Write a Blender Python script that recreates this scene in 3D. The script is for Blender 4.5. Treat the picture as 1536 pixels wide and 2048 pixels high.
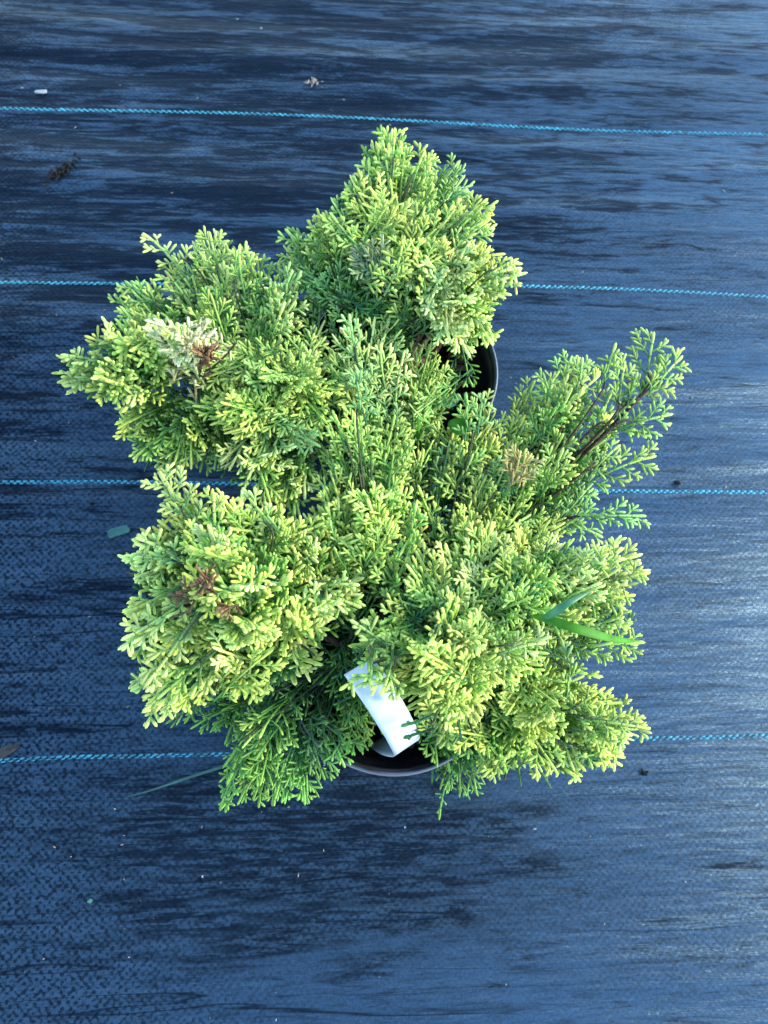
import bpy, math, random
import numpy as np
from mathutils import Vector, Matrix

R = math.radians
random.seed(7)
rng = np.random.default_rng(11)
scene = bpy.context.scene
for o in list(bpy.data.objects):
    bpy.data.objects.remove(o)

# ------------------------------------------------------------------ camera
F, CX, CY = 1539.0, 768.0, 1024.0        # focal length and centre in photo pixels
H = 0.585                                # lens above the mat
Nc = Vector((-0.0716, 0.309, 1.0)).normalized()          # down, in camera axes (x right, y down, z forward)
Xc = Vector((21682, -122, 1539)).normalized()
Xc = (Xc - Nc * Xc.dot(Nc)).normalized()                 # world +X
Zc = -Nc                                                 # world +Z
Yc = Zc.cross(Xc)
# rows = world axes expressed in camera (cv) axes -> world = M * cv
M = Matrix((Xc, Yc, Zc))
cam_loc = Vector((0.0, -0.16, H))
Rbl = M @ Matrix(((1, 0, 0), (0, -1, 0), (0, 0, -1)))    # blender camera: y up, z back
cam_data = bpy.data.cameras.new('camera')
cam = bpy.data.objects.new('camera', cam_data)
scene.collection.objects.link(cam)
cam.matrix_world = Matrix.Translation(cam_loc) @ Rbl.to_4x4()
cam_data.sensor_fit = 'VERTICAL'
cam_data.sensor_height = 36.0
cam_data.lens = 36.0 * F / 2048.0
cam_data.clip_start = 0.01
cam_data.clip_end = 100
cam_data.dof.use_dof = True
cam_data.dof.focus_distance = 0.43
cam_data.dof.aperture_fstop = 13.0
scene.camera = cam

# ------------------------------------------------------------------ light
SUN_EL, SUN_AZ = 29.0, 91.0             # azimuth: compass degrees from +Y, clockwise
world = bpy.data.worlds.new('World')
scene.world = world
world.use_nodes = True
wn = world.node_tree
wn.nodes.clear()
sky = wn.nodes.new('ShaderNodeTexSky')
sky.sky_type = 'NISHITA'
sky.sun_disc = False
sky.sun_elevation = R(SUN_EL)
sky.sun_rotation = R(SUN_AZ)
sky.air_density = 1.0
sky.dust_density = 0.0
sky.ozone_density = 3.0
bg = wn.nodes.new('ShaderNodeBackground')
bg.inputs['Strength'].default_value = 0.15
wo = wn.nodes.new('ShaderNodeOutputWorld')
wn.links.new(sky.outputs[0], bg.inputs[0])
wn.links.new(bg.outputs[0], wo.inputs[0])
sd = bpy.data.lights.new('sun', 'SUN')
sd.energy = 1.55
sd.angle = R(20)
sd.color = (1.0, 0.92, 0.74)
sun = bpy.data.objects.new('sun', sd)
scene.collection.objects.link(sun)
az, el = R(SUN_AZ), R(SUN_EL)
dirv = Vector((math.sin(az) * math.cos(el), math.cos(az) * math.cos(el), math.sin(el)))
sun.rotation_euler = (-dirv).to_track_quat('-Z', 'Y').to_euler()
scene.view_settings.view_transform = 'Standard'
scene.view_settings.look = 'None'
scene.view_settings.exposure = 2.25
scene.view_settings.gamma = 1.0
scene.view_settings.use_curve_mapping = False


# ------------------------------------------------------------------ helpers
def at(px, py, z=0.0):
    d = M @ Vector(((px - CX) / F, (py - CY) / F, 1.0))
    t = (z - cam_loc.z) / d.z
    return cam_loc + d * t


def link(o, parent=None):
    scene.collection.objects.link(o)
    if parent is not None:
        o.parent = parent
        o.matrix_parent_inverse = parent.matrix_world.inverted()
    return o


def empty(name, loc, label, cat, group=None):
    o = bpy.data.objects.new(name, None)
    o.location = loc
    o.empty_display_size = 0.02
    scene.collection.objects.link(o)
    o['label'] = label
    o['category'] = cat
    if group:
        o['group'] = group
    bpy.context.view_layer.update()
    return o


def tag(o, label, cat, group=None):
    o['label'] = label
    o['category'] = cat
    if group:
        o['group'] = group
    return o


def mesh_obj(name, verts, faces, mat, parent=None, colors=None, smooth=True, thing_loc=None):
    me = bpy.data.meshes.new(name)
    verts = np.asarray(verts, dtype=np.float64)
    if thing_loc is not None:
        verts = verts - np.array(thing_loc)
    me.from_pydata([tuple(v) for v in verts], [], faces)
    if colors is not None:
        ca = me.color_attributes.new('Col', 'FLOAT_COLOR', 'POINT')
        ca.data.foreach_set('color', np.asarray(colors, dtype=np.float32).ravel())
    me.polygons.foreach_set('use_smooth', [smooth] * len(me.polygons))
    me.materials.append(mat)
    me.update()
    o = bpy.data.objects.new(name, me)
    if thing_loc is not None:
        o.location = thing_loc
    return link(o, parent)


def big_mesh(name, V, Q, T, mat, parent, col):
    """numpy mesh: quads Q, tris T"""
    me = bpy.data.meshes.new(name)
    nq, nt = len(Q), len(T)
    me.vertices.add(len(V))
    me.vertices.foreach_set('co', V.astype(np.float32).ravel())
    loops = np.concatenate([Q.ravel(), T.ravel()]).astype(np.int32)
    me.loops.add(len(loops))
    me.loops.foreach_set('vertex_index', loops)
    starts = np.concatenate([np.arange(nq) * 4, nq * 4 + np.arange(nt) * 3]).astype(np.int32)
    me.polygons.add(nq + nt)
    me.polygons.foreach_set('loop_start', starts)
    me.polygons.foreach_set('use_smooth', np.ones(nq + nt, dtype=bool))
    me.update(calc_edges=True)
    me.validate()
    ca = me.color_attributes.new('Col', 'FLOAT_COLOR', 'POINT')
    ca.data.foreach_set('color', col.astype(np.float32).ravel())
    me.materials.append(mat)
    o = bpy.data.objects.new(name, me)
    return link(o, parent)


def new_mat(name):
    m = bpy.data.materials.new(name)
    m.use_nodes = True
    nt = m.node_tree
    return m, nt, nt.nodes['Principled BSDF']


def node(nt, kind, **kw):
    n = nt.nodes.new(kind)
    for k, v in kw.items():
        if k in n.inputs:
            n.inputs[k].default_value = v
        else:
            setattr(n, k, v)
    return n


def math_n(nt, op, a, b=None, clamp=False):
    n = nt.nodes.new('ShaderNodeMath')
    n.operation = op
    n.use_clamp = clamp
    for i, v in enumerate((a, b)):
        if v is None:
            continue
        if isinstance(v, (int, float)):
            n.inputs[i].default_value = v
        else:
            nt.links.new(v, n.inputs[i])
    return n.outputs[0]


def maprange(nt, v, a, b, c=0.0, d=1.0, smooth=True):
    n = nt.nodes.new('ShaderNodeMapRange')
    if smooth:
        n.interpolation_type = 'SMOOTHSTEP'
    nt.links.new(v, n.inputs[0])
    for i, x in enumerate((a, b, c, d)):
        n.inputs[i + 1].default_value = x
    return n.outputs[0]


def plain(name, col, rough=0.5, spec=0.5, noise=0.0, nscale=200.0, bump=0.0):
    m, nt, p = new_mat(name)
    p.inputs['Roughness'].default_value = rough
    p.inputs['Specular IOR Level'].default_value = spec
    p.inputs['Base Color'].default_value = (*col, 1)
    tc = nt.nodes.new('ShaderNodeTexCoord')
    nz = node(nt, 'ShaderNodeTexNoise', Scale=nscale, Detail=4.0)
    nt.links.new(tc.outputs['Object'], nz.inputs['Vector'])
    if noise:
        cr = nt.nodes.new('ShaderNodeValToRGB')
        cr.color_ramp.elements[0].position = 0.3
        cr.color_ramp.elements[1].position = 0.7
        cr.color_ramp.elements[0].color = (*[c * (1 - noise) for c in col], 1)
        cr.color_ramp.elements[1].color = (*[min(1, c * (1 + noise)) for c in col], 1)
        nt.links.new(nz.outputs['Fac'], cr.inputs[0])
        nt.links.new(cr.outputs[0], p.inputs['Base Color'])
    if bump:
        b = node(nt, 'ShaderNodeBump', Strength=1.0, Distance=bump)
        nt.links.new(nz.outputs['Fac'], b.inputs['Height'])
        nt.links.new(b.outputs[0], p.inputs['Normal'])
    return m


# ------------------------------------------------------------------ woven mat
def hgt(x, y):
    """gentle lie of the mat: long soft waves that run with the weave (x)"""
    return (0.0012 * np.sin(y * 39 + 1.3 * np.sin(x * 3.1 + 1.0) + 0.6)
            + 0.0007 * np.sin(y * 83 + 1.7 * np.sin(x * 4.3) + x * 2.0)
            + 0.0004 * np.sin(y * 171 + 2.1 * np.sin(x * 5.7 + 2) - x * 3.0)
            + 0.0012 * np.sin(x * 6.0 + y * 4.0))


def make_mat_material():
    m, nt, p = new_mat('woven_mat')
    L = nt.links
    geo = nt.nodes.new('ShaderNodeTexCoord')
    sep = nt.nodes.new('ShaderNodeSeparateXYZ')
    L.new(geo.outputs['Object'], sep.inputs[0])
    X, Y = sep.outputs[0], sep.outputs[1]

    def vec(sx, sy, off=0.0):
        c = nt.nodes.new('ShaderNodeCombineXYZ')
        L.new(math_n(nt, 'MULTIPLY', X, sx), c.inputs[0])
        L.new(math_n(nt, 'MULTIPLY', Y, sy), c.inputs[1])
        c.inputs[2].default_value = off
        return c.outputs[0]

    def noise(sx, sy, off=0.0, detail=3.0, rough=0.5, dist=0.0):
        n = node(nt, 'ShaderNodeTexNoise', Scale=1.0, Detail=detail, Roughness=rough, Distortion=dist)
        L.new(vec(sx, sy, off), n.inputs['Vector'])
        return n.outputs['Fac']

    # warp of the threads
    wob = math_n(nt, 'MULTIPLY', math_n(nt, 'SUBTRACT', noise(25, 25, 3.0, 2.0), 0.5), 0.006)
    wob2 = math_n(nt, 'MULTIPLY', math_n(nt, 'SUBTRACT', noise(60, 90, 8.0, 2.0), 0.5), 0.0025)
    yy = math_n(nt, 'ADD', Y, wob)
    yy = math_n(nt, 'ADD', yy, wob2)
    xx = math_n(nt, 'ADD', X, wob2)
    P = 0.0026
    sx = math_n(nt, 'SINE', math_n(nt, 'MULTIPLY', xx, math.pi / P))
    sy = math_n(nt, 'SINE', math_n(nt, 'MULTIPLY', yy, math.pi / P))
    chk = math_n(nt, 'MULTIPLY', sx, sy)                       # over / under
    rib = math_n(nt, 'ABSOLUTE', sy)                           # gaps between weft tapes
    # streaks: long slack folds along the weft, their dark reflections put into the gloss
    s1 = noise(7.5, 80, 1.0, 6.0, 0.66, 0.7)
    s2 = noise(30.0, 240, 5.0, 5.0, 0.72, 0.8)
    s3 = noise(75.0, 420, 9.0, 4.0, 0.7, 0.5)
    big = noise(2.6, 3.4, 2.0, 2.0, 0.5)                       # broad tone areas
    grain = noise(260, 430, 4.0, 3.0, 0.7)
    # where weave shows as dots, where film of water has filled it
    dots_zone = maprange(nt, noise(5.0, 6.0, 12.0, 2.0), 0.42, 0.62)
    # left side reflects darker: put in as denser dark weave dots
    left = maprange(nt, math_n(nt, 'ADD', X, math_n(nt, 'MULTIPLY', Y, 0.25)), -0.02, -0.26)
    dz = math_n(nt, 'MAXIMUM', math_n(nt, 'MULTIPLY', dots_zone, 0.45), left)

    streak = math_n(nt, 'ADD', math_n(nt, 'MULTIPLY', s1, 0.6), math_n(nt, 'MULTIPLY', s2, 0.4))
    top = maprange(nt, Y, 0.05, 0.30, 0.0, 0.055)              # darker reflection at the far end put into the gloss
    tr_ = maprange(nt, math_n(nt, 'SUBTRACT', X, math_n(nt, 'MULTIPLY', Y, 0.8)), -0.36, 0.28, 0.045, -0.045)          # likewise put in: darker at the left, brighter at the near right
    st = math_n(nt, 'SUBTRACT', streak, math_n(nt, 'ADD', top, tr_))
    glossA = maprange(nt, st, 0.375, 0.475, 0.12, 1.0)         # low in folds for their dark reflection, full on glossy film
    rightm = maprange(nt, math_n(nt, 'SUBTRACT', X, math_n(nt, 'MULTIPLY', Y, 0.5)), 0.05, 0.30, 0.0, 0.09)  # brighter reflection toward the right, put into gloss and fewer creases
    # thin creases that run on along the weft, dark reflection put in
    def crease(sx_, sy_, o_, w_, d_):
        c_ = noise(sx_, sy_, o_, 3.0, 0.55, 0.25)
        ln = maprange(nt, math_n(nt, 'ABSOLUTE', math_n(nt, 'SUBTRACT', c_, 0.5)), 0.0, w_, d_, 1.0)
        pres = maprange(nt, math_n(nt, 'SUBTRACT', noise(5.0, 26.0, o_ + 3.3, 2.0), rightm), 0.46, 0.58)
        return math_n(nt, 'ADD', math_n(nt, 'MULTIPLY', math_n(nt, 'SUBTRACT', ln, 1.0), pres), 1.0), c_
    cr1, cn1 = crease(2.2, 40, 31.0, 0.017, 0.15)
    cr2, cn2 = crease(4.5, 85, 37.0, 0.018, 0.45)
    # dark reflection below the near pot painted into the gloss, with weave dots
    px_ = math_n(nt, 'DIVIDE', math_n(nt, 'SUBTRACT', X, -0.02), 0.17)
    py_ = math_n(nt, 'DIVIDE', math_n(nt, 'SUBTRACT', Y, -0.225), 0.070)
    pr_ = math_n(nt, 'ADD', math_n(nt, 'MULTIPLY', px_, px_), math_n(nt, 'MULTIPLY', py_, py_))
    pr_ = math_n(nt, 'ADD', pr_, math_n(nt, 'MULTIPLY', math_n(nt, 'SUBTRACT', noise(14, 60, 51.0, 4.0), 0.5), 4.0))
    damp = maprange(nt, pr_, 0.35, 1.5, 1.0, 0.0)  # mask of the dark reflection below the near pot
    dotn = math_n(nt, 'ADD', math_n(nt, 'MULTIPLY', chk, 0.16), grain)
    dots2 = noise(300, 190, 44.0, 2.0, 0.6)
    dotm = maprange(nt, math_n(nt, 'ADD', dotn, math_n(nt, 'MULTIPLY', math_n(nt, 'SUBTRACT', dots2, 0.5), 0.9)), 0.30, 0.60, 0.0, 1.0)
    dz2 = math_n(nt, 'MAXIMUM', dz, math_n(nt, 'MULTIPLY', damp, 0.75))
    dotmix = math_n(nt, 'ADD', 1.0, math_n(nt, 'MULTIPLY', dz2, math_n(nt, 'MULTIPLY', math_n(nt, 'SUBTRACT', dotm, 1.0), 0.90)))
    fine = math_n(nt, 'MULTIPLY', maprange(nt, s3, 0.34, 0.56, 0.66, 1.0), maprange(nt, noise(620, 520, 71.0, 2.0, 0.6), 0.35, 0.6, 0.72, 1.0))
    bigm = maprange(nt, math_n(nt, 'ADD', big, rightm), 0.3, 0.66, 0.60, 1.0)
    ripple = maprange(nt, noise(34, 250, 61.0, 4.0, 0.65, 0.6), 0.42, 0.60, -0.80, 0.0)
    dark_refl_m = math_n(nt, 'ADD', 1.0, math_n(nt, 'MULTIPLY', math_n(nt, 'ADD', ripple, -0.05), damp), True)
    gm = math_n(nt, 'MULTIPLY', glossA, dotmix)
    rip2 = maprange(nt, noise(20, 210, 67.0, 5.0, 0.7, 0.8), 0.33, 0.50, 0.45, 1.0)
    for f_ in (rip2, fine, bigm, cr1, cr2, dark_refl_m):
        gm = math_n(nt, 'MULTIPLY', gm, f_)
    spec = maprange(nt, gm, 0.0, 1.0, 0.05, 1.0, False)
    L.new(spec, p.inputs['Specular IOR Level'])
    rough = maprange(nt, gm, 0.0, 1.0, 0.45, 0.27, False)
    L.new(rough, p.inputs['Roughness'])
    mix = nt.nodes.new('ShaderNodeMix')
    mix.data_type = 'RGBA'
    L.new(gm, mix.inputs[0])
    mix.inputs[6].default_value = (0.0015, 0.004, 0.009, 1)
    mix.inputs[7].default_value = (0.003, 0.011, 0.026, 1)
    L.new(mix.outputs[2], p.inputs['Base Color'])
    p.inputs['IOR'].default_value = 1.74
    p.inputs['Specular Tint'].default_value = (0.57, 0.87, 1.0, 1)
    # relief
    h = math_n(nt, 'ADD', math_n(nt, 'MULTIPLY', s1, 0.0032), math_n(nt, 'MULTIPLY', cn1, 0.004))
    h = math_n(nt, 'ADD', h, math_n(nt, 'MULTIPLY', s2, 0.0011))
    h = math_n(nt, 'ADD', h, math_n(nt, 'MULTIPLY', grain, 0.00016))
    wv = math_n(nt, 'ADD', math_n(nt, 'MULTIPLY', chk, 0.00006), math_n(nt, 'MULTIPLY', rib, 0.00007))
    h = math_n(nt, 'ADD', h, wv)
    b = node(nt, 'ShaderNodeBump', Strength=0.42, Distance=1.0)
    L.new(h, b.inputs['Height'])
    L.new(b.outputs[0], p.inputs['Normal'])
    return m


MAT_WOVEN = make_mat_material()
# sheet: fine in the middle, coarse outwards
def axis(lo, hi, flo, fhi, fine, coarse):
    a = np.arange(flo, fhi, fine)
    return np.concatenate([np.arange(lo, flo, coarse), a, np.arange(fhi, hi + coarse, coarse)])
gx = axis(-2.4, 2.4, -0.55, 0.60, 0.010, 0.15)
gy = axis(-2.4, 2.8, -0.50, 0.55, 0.0035, 0.15)
GX, GY = np.meshgrid(gx, gy)
GZ = hgt(GX, GY)
V = np.stack([GX.ravel(), GY.ravel(), GZ.ravel()], 1)
nx, ny = len(gx), len(gy)
idx = np.arange(nx * ny).reshape(ny, nx)
Q = np.stack([idx[:-1, :-1].ravel(), idx[:-1, 1:].ravel(), idx[1:, 1:].ravel(), idx[1:, :-1].ravel()], 1)
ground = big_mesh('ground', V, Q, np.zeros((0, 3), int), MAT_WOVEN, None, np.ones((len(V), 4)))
ground['kind'] = 'structure'

# marker threads woven into the mat
MAT_LINE = plain('marker_thread', (0.025, 0.31, 0.40), 0.45, 0.4, 0.5, 160.0, 0.0002)
MAT_LINE2 = plain('faded_marker_thread', (0.028, 0.235, 0.30), 0.5, 0.4, 0.6, 110.0, 0.0002)
def marker_line(pts, style, seed):
    r = random.Random(seed)
    P3 = [at(x, y, 0.0) for x, y in pts]
    # run on beyond the frame
    a, b = P3[0], P3[1]
    P3.insert(0, a + (a - b).normalized() * 1.2)
    a, b = P3[-1], P3[-2]
    P3.append(a + (a - b).normalized() * 1.2)
    xs = [p.x for p in P3]; ys = [p.y for p in P3]
    vs, fs = [], []
    per = 0.0051
    x = xs[0]
    k = 0
    while x < xs[-1]:
        # smooth interpolation through the points
        y = float(np.interp(x, xs, ys))
        y = (y + float(np.interp(x - 0.03, xs, ys)) + float(np.interp(x + 0.03, xs, ys))) / 3 + r.gauss(0, 0.00008)
        for row in (0, 1):
            cx_ = x + (0.5 * per if row else 0) + r.gauss(0, 0.0001)
            cy_ = y + (-0.00085 if row else 0.00065)
            l = (0.00165 if not row else 0.0013) * r.uniform(0.8, 1.15)
            w = (0.00100 if not row else 0.00070) * r.uniform(0.85, 1.1)
            if r.random() < (0.03 if seed != 4 else 0.22):
                w *= 0.45
            skew = {'square': 0.1, 'left': -0.35, 'right': 0.5}[style]
            zb = float(hgt(cx_, cy_))
            n0 = len(vs)
            for (u, v, hh) in ((-1, -.7, 0), (-.6, -1, 0), (.6, -1, 0), (1, -.7, 0), (1, .7, 0), (.6, 1, 0), (-.6, 1, 0), (-1, .7, 0)):
                vs.append((cx_ + u * l + v * skew * l, cy_ + v * w, zb - 0.0003))
            for (u, v, hh) in ((-1, -.7, 0), (-.6, -1, 0), (.6, -1, 0), (1, -.7, 0), (1, .7, 0), (.6, 1, 0), (-.6, 1, 0), (-1, .7, 0)):
                vs.append((cx_ + u * l * .86 + v * skew * l, cy_ + v * w * .8, zb + 0.0005))
            vs.append((cx_, cy_, zb + 0.0008))
            for i in range(8):
                j = (i + 1) % 8
                fs.append((n0 + i, n0 + j, n0 + 8 + j, n0 + 8 + i))
                fs.append((n0 + 8 + i, n0 + 8 + j, n0 + 16))
        x += per
        k += 1
    return mesh_obj('marker_line', vs, fs, MAT_LINE if seed == 3 else MAT_LINE2, ground)

marker_line([(0, 216), (250, 222), (500, 228), (700, 236), (900, 246), (1100, 255), (1300, 260), (1536, 264)], 'left', 1)
marker_line([(0, 563), (200, 565), (500, 566), (800, 568), (1050, 574), (1200, 577), (1350, 582), (1536, 593)], 'right', 2)
marker_line([(0, 965), (200, 963), (420, 966), (700, 972), (1000, 978), (1200, 982), (1536, 985)], 'square', 3)
marker_line([(0, 1521), (100, 1514), (300, 1512), (500, 1507), (800, 1494), (1050, 1484), (1250, 1478), (1536, 1472)], 'right', 4)

# ------------------------------------------------------------------ plant materials
def make_foliage_mat():
    m, nt, p = new_mat('conifer_foliage')
    L = nt.links
    a = nt.nodes.new('ShaderNodeAttribute')
    a.attribute_name = 'Col'
    tc = nt.nodes.new('ShaderNodeTexCoord')
    v = node(nt, 'ShaderNodeTexVoronoi', Scale=1150.0)
    L.new(tc.outputs['Object'], v.inputs['Vector'])
    n = node(nt, 'ShaderNodeTexNoise', Scale=70.0, Detail=3.0)
    L.new(tc.outputs['Object'], n.inputs['Vector'])
    hs = nt.nodes.new('ShaderNodeHueSaturation')
    L.new(a.outputs['Color'], hs.inputs['Color'])
    L.new(maprange(nt, n.outputs['Fac'], 0.3, 0.7, 0.78, 1.2), hs.inputs['Value'])
    L.new(maprange(nt, n.outputs['Fac'], 0.3, 0.7, 0.49, 0.51), hs.inputs['Hue'])
    L.new(hs.outputs[0], p.inputs['Base Color'])
    b = node(nt, 'ShaderNodeBump', Strength=0.55, Distance=0.0005)
    b.invert = True
    L.new(v.outputs['Distance'], b.inputs['Height'])
    L.new(b.outputs[0], p.inputs['Normal'])
    p.inputs['Roughness'].default_value = 0.5
    p.inputs['Specular IOR Level'].default_value = 0.35
    # thin scale leaves let some light through
    tr = nt.nodes.new('ShaderNodeBsdfTranslucent')
    L.new(hs.outputs[0], tr.inputs['Color'])
    ms = nt.nodes.new('ShaderNodeMixShader')
    ms.inputs[0].default_value = 0.08
    out = nt.nodes['Material Output']
    L.new(p.outputs[0], ms.inputs[1])
    L.new(tr.outputs[0], ms.inputs[2])
    L.new(ms.outputs[0], out.inputs['Surface'])
    return m

MAT_FOL = make_foliage_mat()
MAT_WOOD = plain('bark', (0.075, 0.042, 0.028), 0.8, 0.2, 0.5, 400.0, 0.0006)
MAT_POT = plain('black_plastic', (0.010, 0.012, 0.016), 0.33, 0.8, 0.3, 90.0, 0.00004)
MAT_RIM = plain('rim_sky_sheen', (0.012, 0.020, 0.034), 0.40, 1.0, 0.3, 120.0, 0.00005)  # sky glint on the rim put into a bluish, extra glossy material
MAT_RIM.node_tree.nodes['Principled BSDF'].inputs['IOR'].default_value = 1.8
MAT_SOIL = plain('potting_soil', (0.010, 0.007, 0.005), 0.95, 0.15, 0.6, 240.0, 0.004)
MAT_CHIP = plain('bark_chip', (0.16, 0.065, 0.035), 0.75, 0.3, 0.45, 260.0, 0.0006)
MAT_LABEL = plain('white_label', (0.48, 0.55, 0.60), 0.35, 0.5, 0.02, 40.0, 0.00003)
MAT_GRASS = plain('grass', (0.045, 0.18, 0.008), 0.6, 0.2, 0.25, 90.0, 0.0002)
MAT_GRASS2 = plain('grass_bluish', (0.035, 0.17, 0.06), 0.45, 0.4, 0.25, 90.0, 0.0002)
MAT_SCRAP = plain('leaf_scrap', (0.05, 0.165, 0.115), 0.45, 0.5, 0.25, 200.0, 0.0003)
MAT_DULL = plain('dull_grass', (0.030, 0.105, 0.075), 0.5, 0.4, 0.3, 60.0, 0.0002)
MAT_DRY = plain('dry_litter', (0.26, 0.22, 0.17), 0.8, 0.2, 0.4, 300.0, 0.0004)
MAT_PALE = plain('pale_litter', (0.26, 0.29, 0.29), 0.6, 0.3, 0.2, 300.0, 0.0002)
MAT_DARK = plain('rotten_twig', (0.010, 0.010, 0.010), 0.9, 0.15, 0.4, 300.0, 0.0006)
MAT_BROWNLEAF = plain('old_leaf', (0.035, 0.028, 0.024), 0.6, 0.3, 0.5, 250.0, 0.0005)


# ------------------------------------------------------------------ tubes (batch)
NS = 5
def tubes(P0, P1, R0, R1, C0, C1, round_tip=True):
    """every row a short tapered twig with a blunt tip. returns V, Q, T, colours"""
    n = len(P0)
    D = P1 - P0
    Ln = np.linalg.norm(D, axis=1, keepdims=True) + 1e-9
    D = D / Ln
    ref = np.where(np.abs(D[:, 2:3]) < 0.8, np.array([[0, 0, 1.0]]), np.array([[1.0, 0, 0]]))
    U = np.cross(D, ref); U /= np.linalg.norm(U, axis=1, keepdims=True)
    W = np.cross(D, U)
    S = [0.0, 0.66, 0.92]
    RF = [1.0, 1.0, 0.74]
    ang = np.arange(NS) * 2 * math.pi / NS
    ca, sa = np.cos(ang), np.sin(ang)
    rings, cols = [], []
    for s, rf in zip(S, RF):
        rad = (R0 * (1 - s) + R1 * s) * rf
        c = P0 + D * Ln * s
        ring = c[:, None, :] + rad[:, None, None] * (ca[None, :, None] * U[:, None, :] + sa[None, :, None] * W[:, None, :])
        rings.append(ring)
        col = C0 * (1 - s) + C1 * s
        cols.append(np.repeat(col[:, None, :], NS, 1))
    apex = (P0 + D * (Ln + R1[:, None] * 0.5))[:, None, :]
    V = np.concatenate(rings + [apex], 1)                     # n, 3*NS+1, 3
    C = np.concatenate(cols + [C1[:, None, :]], 1)
    nv = 3 * NS + 1
    base = (np.arange(n) * nv)[:, None]
    q = []
    for k in range(2):
        for i in range(NS):
            j = (i + 1) % NS
            q.append([k * NS + i, k * NS + j, (k + 1) * NS + j, (k + 1) * NS + i])
    q = np.array(q)
    t = np.array([[2 * NS + i, 2 * NS + (i + 1) % NS, 3 * NS] for i in range(NS)])
    Q = (base[:, :, None] + q[None]).reshape(-1, 4)
    T = (base[:, :, None] + t[None]).reshape(-1, 3)
    C = C.reshape(-1, 3)
    return V.reshape(-1, 3), Q, T, np.concatenate([C, np.ones((len(C), 1))], 1)


class Twigs:
    def __init__(s):
        s.p0, s.p1, s.r0, s.r1, s.c0, s.c1 = [], [], [], [], [], []

    def add(s, p0, p1, r0, r1, c0, c1):
        s.p0.append(p0); s.p1.append(p1); s.r0.append(r0); s.r1.append(r1); s.c0.append(c0); s.c1.append(c1)

    def build(s, name, mat, parent):
        a = [np.array(x, dtype=float) for x in (s.p0, s.p1, s.r0, s.r1, s.c0, s.c1)]
        V, Q, T, C = tubes(*a)
        return big_mesh(name, V, Q, T, mat, parent, C)


# colour along a shoot: old inner growth -> this year's golden tips
PAL = {
    'gold':  ((0.020, 0.095, 0.022), (0.15, 0.32, 0.045), (0.74, 0.83, 0.165)),
    'pale':  ((0.030, 0.120, 0.035), (0.28, 0.46, 0.095), (0.78, 0.85, 0.25)),
    'lime':  ((0.018, 0.090, 0.020), (0.12, 0.30, 0.038), (0.56, 0.73, 0.150)),
    'mint':  ((0.020, 0.105, 0.030), (0.10, 0.29, 0.050), (0.44, 0.64, 0.17)),
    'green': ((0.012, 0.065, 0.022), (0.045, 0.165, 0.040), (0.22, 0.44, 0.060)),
    'deep':  ((0.008, 0.048, 0.018), (0.018, 0.095, 0.030), (0.055, 0.20, 0.045)),  # dark old green, also carries the painted shade of the gaps
    'cream': ((0.28, 0.26, 0.08), (0.55, 0.52, 0.22), (0.80, 0.80, 0.38)),
    'dead':  ((0.035, 0.014, 0.005), (0.10, 0.040, 0.012), (0.24, 0.14, 0.05)),
    'tan':   ((0.13, 0.11, 0.03), (0.36, 0.30, 0.08), (0.62, 0.54, 0.17)),
    'grey':  ((0.06, 0.10, 0.03), (0.16, 0.24, 0.08), (0.38, 0.44, 0.17)),
}
PAL = {k: [np.array(c) for c in v] for k, v in PAL.items()}

def shade(pal, t, jit):
    a, b, c = PAL[pal]
    t = max(0.0, min(1.0, t))
    t = 0.35 * t + 0.65 * t * t * (3 - 2 * t) if pal not in ('dead', 'tan', 'cream', 'grey') else t
    col = a + (b - a) * (t / 0.5) if t < 0.5 else b + (c - b) * ((t - 0.5) / 0.5)
    return col * jit


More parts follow.
